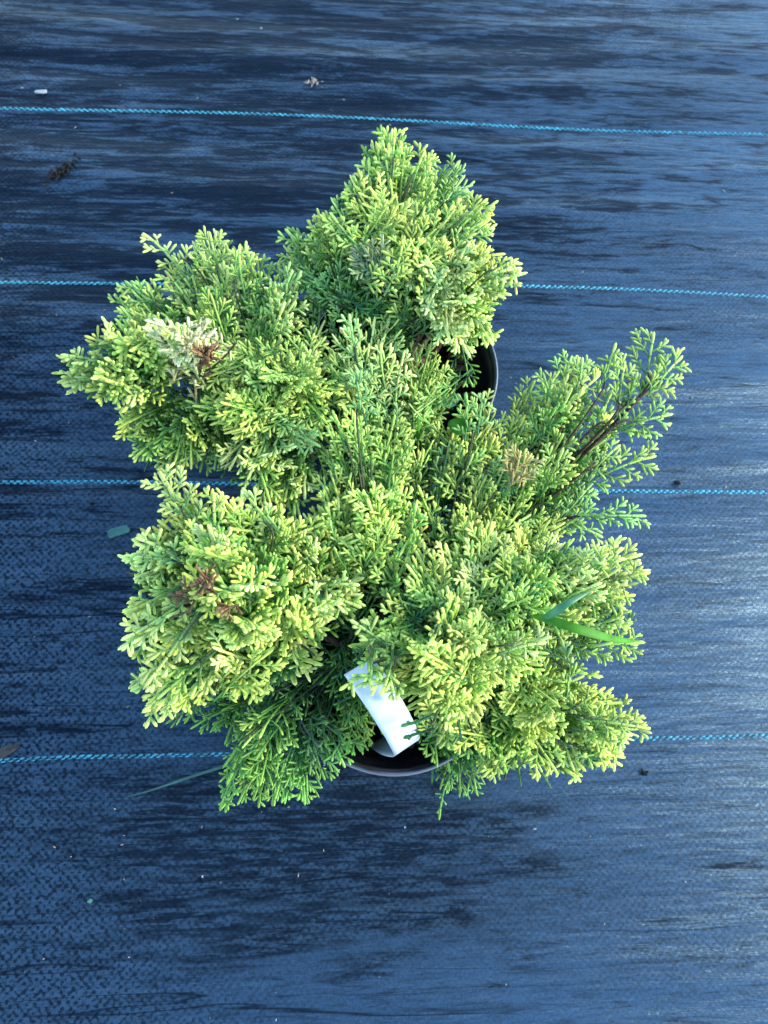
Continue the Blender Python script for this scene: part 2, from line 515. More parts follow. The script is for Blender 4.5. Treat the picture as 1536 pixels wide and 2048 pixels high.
def spray(tw, tip, direc, up, Ln, pal, rr, thick=1.0, dens=1.0, spread=1.0):
    """one flat fan-shaped shoot ending at tip. direc: unit growth direction, up: facing normal."""
    d = np.array(direc); d /= np.linalg.norm(d)
    n = np.array(up); n = n - d * n.dot(d); n /= (np.linalg.norm(n) + 1e-9)
    s = np.cross(n, d)
    tip = np.array(tip)
    jit = rr.uniform(0.82, 1.15) * np.array([rr.uniform(0.93, 1.07), 1.0, rr.uniform(0.85, 1.15)])
    bend_s = rr.uniform(-0.22, 0.22)
    bend_n = rr.uniform(-0.10, 0.30)
    thick = thick * 0.86
    r_ax = 0.00105 * thick

    def pt(u, lat=0.0, nn=0.0):
        # u: 0 base .. 1 tip along axis
        k = 1 - u
        return tip - d * (Ln * k) + s * (Ln * bend_s * k * k + lat) + n * (-Ln * bend_n * k * k + nn)

    steps = 5
    for i in range(steps):
        u0, u1 = i / steps, (i + 1) / steps
        tw.add(pt(u0), pt(u1), r_ax * (0.75 + 0.2 * u0), r_ax * (0.8 + 0.45 * u1) if i == steps - 1 else r_ax * (0.78 + .2 * u1),
               shade(pal, 0.1 + 0.9 * u0, jit), shade(pal, 0.1 + 0.9 * u1 + (0.15 if i == steps - 1 else 0), jit))
    gap = 0.0054 / dens
    nb = max(4, int(Ln / gap))
    side = rr.choice((-1, 1))
    for i in range(nb):
        u = 0.06 + 0.86 * (i + rr.uniform(-.2, .2)) / nb
        side = -side
        # branchlets longest in the lower middle, shorter to the tip
        bl = Ln * spread * (0.12 + 0.48 * math.sin(math.pi * min(1, (1 - u) * 0.80 + 0.04))) * rr.uniform(0.65, 1.15)
        bl = min(bl, 0.026)
        if bl < 0.0025:
            bl = 0.0025
        a = R(rr.uniform(28, 50))
        bd = d * math.cos(a) + s * side * math.sin(a) + n * rr.uniform(-0.18, 0.26)
        bd /= np.linalg.norm(bd)
        b0 = pt(u)
        # curve forwards
        mid = b0 + bd * bl * 0.55
        bd2 = bd * 0.8 + d * 0.35 + n * rr.uniform(-0.05, 0.2)
        bd2 /= np.linalg.norm(bd2)
        end = mid + bd2 * bl * 0.45
        t0 = 0.05 + 0.45 * u
        tm = 0.36 + 0.40 * u
        te = min(1.0, 0.80 + 0.25 * u)
        rb = 0.00082 * thick
        c0, cm, ce = shade(pal, t0, jit), shade(pal, tm, jit), shade(pal, te, jit)
        tw.add(b0, mid, rb * 0.75, rb * 0.9, c0, cm)
        tw.add(mid, end, rb * 0.9, rb * (1.55 if thick > .76 else 1.15), cm, ce)
        nk = int(bl / 0.0032) if thick > 0.76 or rr.random() < .4 else 0
        sd_ = rr.choice((-1, 1))
        for k in range(nk):
            v = 0.25 + 0.65 * (k + rr.uniform(-.2, .2)) / max(1, nk)
            sd_ = -sd_
            q0 = b0 + bd * bl * v if v < .55 else mid + bd2 * bl * (v - .55)
            a2 = R(rr.uniform(30, 54))
            s2 = np.cross(n, bd)
            kd = bd * math.cos(a2) + s2 * sd_ * math.sin(a2) + n * rr.uniform(-0.2, 0.3)
            kl = rr.uniform(0.0034, 0.0070) * (0.8 + 0.3 * thick) * (1.25 - 0.55 * v)
            tt = tm + (te - tm) * v
            tw.add(q0, q0 + kd * kl, rb * 0.75, rb * 1.45, shade(pal, tt - .25, jit), shade(pal, tt + 0.14, jit))


# ------------------------------------------------------------------ polygons
def inside(poly, x, y):
    c = False
    j = len(poly) - 1
    for i in range(len(poly)):
        xi, yi = poly[i]; xj, yj = poly[j]
        if (yi > y) != (yj > y) and x < (xj - xi) * (y - yi) / (yj - yi) + xi:
            c = not c
        j = i
    return c

def edge_dist(poly, x, y):
    best = 1e9
    for i in range(len(poly)):
        ax, ay = poly[i]; bx, by = poly[(i + 1) % len(poly)]
        dx, dy = bx - ax, by - ay
        t = max(0, min(1, ((x - ax) * dx + (y - ay) * dy) / (dx * dx + dy * dy + 1e-9)))
        best = min(best, math.hypot(x - ax - t * dx, y - ay - t * dy))
    return best

def area(poly):
    return abs(sum(poly[i][0] * poly[(i + 1) % len(poly)][1] - poly[(i + 1) % len(poly)][0] * poly[i][1] for i in range(len(poly)))) / 2

def curve_pts(P, n):
    """catmull-rom through P"""
    P = [np.array(p, dtype=float) for p in P]
    P = [2 * P[0] - P[1]] + P + [2 * P[-1] - P[-2]]
    out = []
    for i in range(1, len(P) - 2):
        for k in range(n):
            t = k / n
            out.append(0.5 * ((2 * P[i]) + (-P[i - 1] + P[i + 1]) * t + (2 * P[i - 1] - 5 * P[i] + 4 * P[i + 1] - P[i + 2]) * t * t
                              + (-P[i - 1] + 3 * P[i] - 3 * P[i + 1] + P[i + 2]) * t ** 3))
    out.append(P[-2])
    return out

WOODC = np.array([1.0, 1.0, 1.0])
TWC = np.array([0.045, 0.060, 0.020])
def stem(tw, pts, r0, r1, n=6):
    c = curve_pts(pts, n)
    m = len(c) - 1
    for i in range(m):
        ra = r0 + (r1 - r0) * i / m
        rb = r0 + (r1 - r0) * (i + 1) / m
        tw.add(c[i], c[i + 1] , ra, rb * 1.25, WOODC, WOODC)


def lobe(plant, base, spec, idx):
    """a branch of the shrub with the mass of sprays it carries"""
    rr = random.Random(100 + idx)
    poly, org, zlo, zhi, pal = spec['poly'], spec['org'], spec['zlo'], spec['zhi'], spec['pal']
    thick = spec.get('thick', 1.0)
    dens = spec.get('dens', 1.0)
    Lr = spec.get('len', (0.028, 0.048))
    bias = spec.get('bias', (0, 0))
    cover = spec.get('cover', 1.0)
    O = np.array(at(org[0], org[1], spec.get('zorg', zlo - 0.01)))
    wood = Twigs()
    B = np.array(base)
    mid = (B + O) / 2 + np.array([0, 0, -0.006]) + np.array([rr.uniform(-.008, .008), rr.uniform(-.008, .008), 0])
    stem(wood, [B, mid, O], 0.0030, 0.0016)
    fol = Twigs()
    if 'zmax' in spec:
        pass
    n = int(area(poly) / 1400.0 * cover)
    xs = [p[0] for p in poly]; ys = [p[1] for p in poly]
    D = spec.get('D', 90.0)
    pts = []
    tries = 0
    mind = 22.0
    while len(pts) < n and tries < n * 60:
        tries += 1
        x, y = rr.uniform(min(xs), max(xs)), rr.uniform(min(ys), max(ys))
        if not inside(poly, x, y) or (not spec.get('nocorner') and edge_dist(poly, x, y) < min(30.0, 0.09 * math.sqrt(area(poly)))):
            continue
        if any((x - a) ** 2 + (y - b) ** 2 < mind * mind for a, b in pts):
            if tries % 40 == 0:
                mind *= 0.93
            continue
        pts.append((x, y))
    cen = []
    tries = 0
    ms = spec.get('clump', 88.0)
    while tries < 400:
        tries += 1
        x, y = rr.uniform(min(xs), max(xs)), rr.uniform(min(ys), max(ys))
        if inside(poly, x, y) and edge_dist(poly, x, y) > 22 and all((x - a) ** 2 + (y - b) ** 2 > ms * ms for a, b in cen):
            cen.append((x, y))
    if not cen:
        cen = [(sum(xs) / len(xs), sum(ys) / len(ys))]
    czs = [rr.uniform(-0.010, 0.008) for _ in cen]
    ctint = [rr.random() for _ in cen]
    # tips right at the corners of the outline (the shoots that stick out)
    outl = [(x, y, 1) for x, y in poly if not spec.get('nocorner')]
    ctr = (sum(xs) / len(xs), sum(ys) / len(ys))
    for i in range(len(poly)):                                   # stray shoots poking out between the corners
        (ax, ay), (bx, by) = poly[i], poly[(i + 1) % len(poly)]
        el_ = math.hypot(bx - ax, by - ay)
        for q in range(int(el_ / 42)):
            if spec.get('nocorner') or rr.random() < 0.2:
                continue
            t = (q + rr.uniform(.2, .8)) / max(1, int(el_ / 42))
            x, y = ax + (bx - ax) * t, ay + (by - ay) * t
            ox, oy = x - ctr[0], y - ctr[1]
            ol = math.hypot(ox, oy)
            k_ = rr.uniform(-12, 20)
            outl.append((x + ox / ol * k_, y + oy / ol * k_, 1))
    allp = [(x, y, 0) for x, y in pts] + outl
    for x, y, corner in allp:
        e = edge_dist(poly, x, y) if not corner else 0.0
        f = min(1.0, e / D)
        f = f * f * (3 - 2 * f) if f < 1 else 1.0
        layer = rr.random()
        ci = min(range(len(cen)), key=lambda i: (cen[i][0] - x) ** 2 + (cen[i][1] - y) ** 2)
        cq = math.hypot(cen[ci][0] - x, cen[ci][1] - y) / (ms * 0.62)
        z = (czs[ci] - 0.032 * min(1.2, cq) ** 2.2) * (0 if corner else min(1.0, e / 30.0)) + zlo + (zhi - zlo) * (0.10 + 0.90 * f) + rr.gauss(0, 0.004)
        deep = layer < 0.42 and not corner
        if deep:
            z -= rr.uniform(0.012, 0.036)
        z = max(z, 0.012)
        tip = np.array(at(x, y, z))
        out = tip - O
        hz = out.copy(); hz[2] = 0
        hl = np.linalg.norm(hz)
        if hl > 1e-4:
            hz /= hl
        pitch = 0.20 + 0.95 * f + rr.gauss(0, 0.22)
        if spec.get('droop'):
            pitch -= spec['droop']
        C3 = np.array(at(cen[ci][0], cen[ci][1], z)); rad = tip - C3; rad[2] = 0
        rl = np.linalg.norm(rad) + 1e-6
        wr = 0.0 if corner else 0.9 * min(1.0, cq)
        if not corner:
            pitch = pitch * 0.6 + 0.4 * (1.25 - 1.0 * min(1.2, cq))
        dv = hz * (1 - 0.5 * wr) + rad / rl * wr + np.array([bias[0], bias[1], 0]) + np.array([rr.gauss(0, .22), rr.gauss(0, .22), 0])
        dv /= np.linalg.norm(dv) + 1e-9
        dv = dv + np.array([0, 0, math.tan(min(1.2, max(-0.8, pitch)) * 0.85)])
        dv /= np.linalg.norm(dv)
        Ln = rr.uniform(*Lr)
        upv = np.array([rr.gauss(0, .55), rr.gauss(0, .55), 1.0]) + hz * rr.uniform(-0.8, 0.2)
        pp = pal
        if isinstance(pal, (list, tuple)):
            pp = pal[int(ctint[ci] * len(pal)) % len(pal)] if rr.random() < 0.6 else rr.choice(pal)
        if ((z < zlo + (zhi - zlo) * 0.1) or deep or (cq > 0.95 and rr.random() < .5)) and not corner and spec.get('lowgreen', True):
            pp = rr.choice(['green', 'green', 'deep'])  # older green, with the shade between clumps put into its dark tone
        if corner:
            Ln *= 1.45
        stk = rr.random() < 0.22                                  # long lean leading shoots among the bushy ones
        if stk and not corner:
            tip = tip + dv * 0.006
            Ln *= 1.25
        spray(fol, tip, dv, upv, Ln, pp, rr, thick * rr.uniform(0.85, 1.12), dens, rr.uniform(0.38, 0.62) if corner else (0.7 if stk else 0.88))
        # thin twig back to the branch
        bpt = tip - dv * Ln * 0.98
        if np.linalg.norm(bpt - O) < 0.16:
            m2 = (bpt * 0.5 + O * 0.5) + np.array([0, 0, -0.004])
            cc = curve_pts([O, m2, bpt], 3)
            for q0_, q1_ in zip(cc[:-1], cc[1:]):
                fol.add(q0_, q1_, 0.0007, 0.0007, TWC, TWC)
    for h in spec.get('hero', []):
        (bx, by), (tx, ty), zb, zt = h[:4]
        b3, t3 = np.array(at(bx, by, zb)), np.array(at(tx, ty, zt))
        Ln = np.linalg.norm(t3 - b3)
        pp = h[4] if len(h) > 4 else (pal if isinstance(pal, str) else pal[0])
        sp = h[5] if len(h) > 5 else 0.8
        spray(fol, t3, (t3 - b3) / Ln, (rr.gauss(0, .15), rr.gauss(0, .15), 1), Ln, pp, rr, thick * 1.05, 1.0, sp)
        path = [O, O * .6 + b3 * .4 + np.array([0, 0, -0.014]), b3 + np.array([0, 0, -0.004]), b3 * .7 + t3 * .3]
        if spec.get('woody'):
            stem(wood, path, 0.0010, 0.0006, 4)
        else:
            cc = curve_pts(path, 4)
            for q0_, q1_ in zip(cc[:-1], cc[1:]):
                fol.add(q0_, q1_, 0.0007, 0.0007, TWC, TWC)
    w = wood.build('branch', MAT_WOOD, plant)
    f_ = fol.build('foliage', MAT_FOL, w)
    for extra in spec.get('extra', []):
        ex = Twigs()
        for (x, y, z, dx, dy, dz, Ln) in extra['sprays']:
            spray(ex, at(x, y, z), (dx, dy, dz), (rr.gauss(0, .2), rr.gauss(0, .2), 1), Ln, extra['pal'], rr, extra.get('thick', 0.9), 1.15)
        eo = ex.build('withered_foliage', MAT_FOL, w)
        eo['label'] = extra['label']
    return w


# ------------------------------------------------------------------ pots
def lathe(profile, seg=72, c=(0, 0, 0), wob=0.0):
    vs, fs = [], []
    m = len(profile)
    for i in range(seg):
        a = 2 * math.pi * i / seg
        for (r, z) in profile:
            rr_ = r * (1 + wob * math.sin(2 * a + 1))
            vs.append((c[0] + rr_ * math.cos(a), c[1] + rr_ * math.sin(a), c[2] + z))
    for i in range(seg):
        j = (i + 1) % seg
        for k in range(m - 1):
            fs.append((i * m + k, j * m + k, j * m + k + 1, i * m + k + 1))
    return vs, fs

ZR = 0.12      # rim height
RP = 0.066     # rim radius
def make_pot(root, c, seed):
    prof = [(0.0, 0.003), (0.040, 0.003), (0.046, 0.001), (0.048, 0.003), (0.0575, 0.096), (0.0618, 0.099), (0.0624, 0.101), (0.0631, 0.1150),
            (0.0624, 0.1150), (0.0612, 0.101), (0.0600, 0.099), (0.0560, 0.094), (0.0470, 0.006), (0.0, 0.006)]
    vs, fs = lathe(prof, c=c, wob=0.006)
    pot = mesh_obj('pot', vs, fs, MAT_POT, root)
    rim = [(0.0626, 0.1135), (0.0640, 0.1135), (0.0652, 0.1150), (0.0660, 0.1176), (0.0659, 0.1194), (0.0650, 0.1204), (0.0640, 0.1200),
           (0.0632, 0.1185), (0.0627, 0.1160), (0.0626, 0.1135)]
    vs, fs = lathe(rim, c=c, wob=0.006)
    mesh_obj('rim', vs, fs, MAT_RIM, pot)
    # soil: lumpy disc
    r = np.random.default_rng(seed)
    zs = 0.088
    vs, fs = [(c[0], c[1], zs + 0.004)], []
    rings, seg = 26, 90
    for k in range(1, rings + 1):
        rad = 0.0553 * k / rings
        for i in range(seg):
            a = 2 * math.pi * i / seg
            z = zs + 0.004 * math.cos(rad / 0.056 * 1.4) + r.normal(0, 0.0009) * (0 if k == rings else 1)
            vs.append((c[0] + rad * math.cos(a), c[1] + rad * math.sin(a), z))
    for i in range(seg):
        fs.append((0, 1 + i, 1 + (i + 1) % seg))
    for k in range(1, rings):
        for i in range(seg):
            a0 = 1 + (k - 1) * seg + i; a1 = 1 + (k - 1) * seg + (i + 1) % seg
            b0 = 1 + k * seg + i; b1 = 1 + k * seg + (i + 1) % seg
            fs.append((a0, b0, b1, a1))
    soil = mesh_obj('soil', vs, fs, MAT_SOIL, root, smooth=False)
    return pot, soil

def chips(parent, c, n, seed, spots=()):
    """bark flakes and crumbs lying on the soil"""
    r = random.Random(seed)
    vs, fs = [], []
    L_ = []
    for _ in range(n):
        a, q = r.uniform(0, 6.28), 0.052 * math.sqrt(r.random())
        L_.append((c[0] + q * math.cos(a), c[1] + q * math.sin(a), r.uniform(.0015, .0045)))
    for s in spots:
        L_.append((s[0], s[1], s[2]))
    for x, y, s in L_:
        a = r.uniform(0, 6.28)
        ux, uy = math.cos(a), math.sin(a)
        l, w, h = s, s * r.uniform(.3, .6), s * r.uniform(.15, .3)
        tl = r.uniform(-.4, .4)
        n0 = len(vs)
        for (p, q, t) in ((-1, -.8, 0), (-.2, -1, 0), (1, -.6, 0), (.8, .7, 0), (-.1, 1, 0), (-.9, .6, 0),
                          (-.9, -.7, 1), (-.2, -.9, 1.2), (.9, -.5, .9), (.7, .6, 1.1), (-.1, .9, 1), (-.8, .5, .8)):
            vs.append((x + (p * ux * l - q * uy * w), y + (p * uy * l + q * ux * w), 0.0925 + p * l * tl * .5 + t * h))
        fs.append(tuple(n0 + 5 - i for i in range(6)))
        fs.append(tuple(n0 + 6 + i for i in range(6)))
        for i in range(6):
            j = (i + 1) % 6
            fs.append((n0 + i, n0 + j, n0 + 6 + j, n0 + 6 + i))
    return mesh_obj('bark_chips', vs, fs, MAT_CHIP, parent, smooth=False)


cA = at(803, 735, ZR); cA.z = 0.0
cC = at(790, 1322, ZR); cC.z = 0.0
GRP = 'potted golden conifers on the mat'
plantA = empty('potted_conifer', cA, 'golden conifer in the far black pot, spire-shaped top, withered cream patch on its left', 'potted plant', GRP)
plantC = empty('potted_conifer', cC, 'golden conifer in the near black pot with the white tag stuck in it', 'potted plant', GRP)
for root, c, sd_ in ((plantA, cA, 1), (plantC, cC, 2)):
    pot, soil = make_pot(root, c, sd_)
    sp = []
    if root is plantA:
        for (x, y, s) in ((918, 735, .006), (910, 748, .005), (925, 722, .004), (900, 790, .004), (880, 800, .004)):
            p = at(x, y, 0.093); sp.append((p.x, p.y, s))
    chips(soil, c, 60, 5 + sd_, sp)
    tw = Twigs()
    stem(tw, [(c.x, c.y, 0.085), (c.x + .002, c.y + .001, 0.105), (c.x - .001, c.y + .002, 0.125)], 0.0048, 0.0036, 5)
    tw.build('trunk', MAT_WOOD, root)

baseA = (cA.x, cA.y, 0.115)
baseC = (cC.x, cC.y, 0.115)

LOBES_A = [
    # lowest layer first: old green growth that fills the pot, darkened for gap shade
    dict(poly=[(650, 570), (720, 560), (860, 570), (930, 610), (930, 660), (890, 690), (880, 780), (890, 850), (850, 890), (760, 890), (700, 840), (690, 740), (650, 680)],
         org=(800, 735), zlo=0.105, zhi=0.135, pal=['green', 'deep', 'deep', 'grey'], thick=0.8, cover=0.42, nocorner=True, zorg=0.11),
    dict(poly=[(790, 258), (812, 290), (850, 302), (852, 345), (840, 400), (800, 455), (745, 450), (690, 450), (660, 425), (662, 395), (700, 350), (738, 315), (752, 283)],
         org=(775, 480), zlo=0.16, zhi=0.205, pal=['gold', 'gold', 'lime'], bias=(0, .8), hero=[((785, 340), (790, 256), .19, .195), ((740, 420), (706, 350), .16, .17, 'mint'), ((815, 370), (850, 300), .18, .185)]),
    dict(poly=[(862, 315), (920, 320), (930, 350), (936, 385), (915, 420), (870, 440), (835, 400), (845, 350)],
         org=(830, 470), zlo=0.145, zhi=0.175, pal=['lime', 'mint'], thick=0.9, bias=(.3, .5), hero=[((860, 400), (918, 322), .155, .16, 'mint'), ((880, 410), (935, 378), .155, .16, 'mint')]),
    dict(poly=[(975, 398), (978, 440), (945, 480), (905, 500), (840, 500), (805, 470), (800, 430), (850, 412), (910, 418)],
         org=(840, 530), zlo=0.17, zhi=0.20, pal=['gold', 'lime'], bias=(.4, .4), hero=[((905, 450), (975, 398), .18, .185), ((910, 470), (980, 436), .175, .18)]),
    dict(poly=[(1042, 538), (1022, 590), (990, 620), (985, 690), (940, 715), (900, 680), (862, 650), (840, 600), (850, 550), (850, 510), (900, 492), (965, 480), (1010, 508)],
         org=(880, 600), zlo=0.165, zhi=0.215, pal=['gold', 'pale', 'gold'], thick=1.05, cover=1.25, hero=[((970, 540), (1043, 537), .19, .19, 'pale'), ((960, 640), (986, 690), .17, .16, 'gold')]),
    dict(poly=[(940, 640), (975, 648), (972, 680), (940, 710), (915, 690)], org=(900, 640), zlo=0.12, zhi=0.14, pal=['green'], thick=0.85, cover=0.3,
         hero=[((925, 660), (938, 768), .13, .115, 'green')]),
    dict(poly=[(715, 480), (770, 468), (845, 480), (850, 560), (830, 640), (760, 625), (690, 605), (680, 560), (700, 520)],
         org=(775, 640), zlo=0.145, zhi=0.18, pal=['lime', 'green', 'lime'], thick=0.9, bias=(-.1, .2), cover=1.1,
         extra=[dict(pal='grey', label='greyish dry shoots beside the dark gap in the middle', sprays=[(725, 490, .175, -.3, .6, .2, .035), (700, 528, .170, -.7, .1, .2, .032), (745, 500, .175, -.2, .7, .3, .03)])]),
    dict(poly=[(570, 458), (612, 475), (645, 430), (690, 440), (715, 470), (700, 550), (690, 610), (650, 590), (612, 560), (572, 535)],
         org=(690, 610), zlo=0.14, zhi=0.175, pal=['lime', 'gold', 'mint'], bias=(-.2, .3), hero=[((620, 520), (572, 458), .15, .155), ((670, 480), (645, 425), .15, .16)]),
    dict(poly=[(698, 640), (750, 633), (803, 660), (810, 700), (795, 740), (755, 790), (705, 780), (680, 710)],
         org=(740, 800), zlo=0.15, zhi=0.19, pal=['pale', 'mint', 'lime'], thick=0.95, bias=(.2, .5), cover=1.2, hero=[((715, 720), (698, 628), .17, .18, 'mint')]),
    dict(poly=[(862, 688), (896, 720), (880, 765), (892, 800), (866, 832), (820, 835), (800, 770), (822, 718)],
         org=(830, 850), zlo=0.14, zhi=0.17, pal=['lime', 'green', 'lime'], thick=0.9, bias=(.1, .4)),
    # left branch
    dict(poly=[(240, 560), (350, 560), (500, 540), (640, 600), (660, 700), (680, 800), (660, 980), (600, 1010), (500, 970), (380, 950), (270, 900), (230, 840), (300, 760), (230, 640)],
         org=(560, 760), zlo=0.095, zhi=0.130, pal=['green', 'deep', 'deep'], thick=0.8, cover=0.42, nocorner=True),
    dict(poly=[(415, 463), (480, 488), (515, 520), (590, 540), (640, 570), (650, 640), (610, 690), (520, 690), (430, 665), (380, 645), (300, 650), (240, 612), (228, 590), (250, 562), (330, 562), (345, 520), (385, 505)],
         org=(520, 730), zlo=0.135, zhi=0.185, pal=['pale', 'lime', 'pale', 'lime'], thick=1.0, bias=(-.15, .55), cover=1.1,
         hero=[((400, 540), (285, 466), .15, .15, 'pale', .5), ((440, 560), (418, 463), .16, .165, 'lime'), ((530, 590), (492, 500), .16, .165, 'lime', .5), ((470, 580), (480, 490), .165, .17, 'lime'), ((330, 620), (250, 562), .14, .145, 'mint'), ((560, 600), (585, 540), .155, .16, 'mint')]),
    dict(poly=[(124, 710), (170, 672), (210, 645), (255, 640), (330, 655), (400, 700), (405, 740), (315, 765), (285, 805), (245, 825), (185, 795), (125, 770)],
         org=(310, 745), zlo=0.165, zhi=0.205, pal=['gold', 'pale', 'gold'], thick=1.12, cover=2.0, D=60, len=(0.018, 0.028),
         hero=[((200, 715), (122, 710), .18, .18, 'pale', .5), ((200, 750), (122, 766), .175, .175, 'pale', .5), ((230, 700), (210, 645), .18, .185, 'pale', .5)],
         ),
    dict(poly=[(290, 640), (340, 640), (430, 662), (430, 700), (390, 735), (330, 705)], org=(400, 750), zlo=0.198, zhi=0.212, pal=['cream', 'pale', 'cream'], thick=0.95, cover=2.4, D=30, clump=200, len=(0.018, 0.028), lowgreen=False, zorg=.165,
         extra=[dict(pal='dead', label='rusty brown withered shoots at the end of the cream patch', sprays=[(400, 690, .216, -.2, .5, .5, .014), (420, 700, .215, .4, .3, .5, .013), (408, 712, .214, 0, -.4, .6, .012), (395, 705, .215, -.5, 0, .4, .013), (425, 690, .214, .3, .6, .4, .012)])]),
    dict(poly=[(440, 690), (520, 700), (600, 675), (650, 690), (720, 715), (725, 790), (660, 820), (645, 880), (560, 875), (480, 855), (420, 850), (370, 800), (375, 750), (420, 740)],
         org=(580, 800), zlo=0.155, zhi=0.19, pal=['gold', 'lime', 'gold', 'mint'], cover=1.2),
    dict(poly=[(235, 858), (250, 828), (320, 800), (400, 795), (450, 850), (450, 915), (400, 945), (350, 925), (325, 960), (270, 915)],
         org=(420, 820), zlo=0.125, zhi=0.155, pal=['lime', 'gold'], bias=(-.1, -.3), hero=[((300, 850), (232, 866), .135, .135, 'gold'), ((300, 870), (268, 925), .13, .13, 'lime')]),
    dict(poly=[(450, 850), (560, 865), (640, 895), (655, 960), (610, 1000), (590, 1030), (540, 1005), (495, 960), (440, 925)],
         org=(560, 860), zlo=0.145, zhi=0.18, pal=['gold', 'pale', 'lime'], bias=(0, -.4), cover=1.2, hero=[((580, 950), (600, 1035), .15, .145, 'lime')]),
]

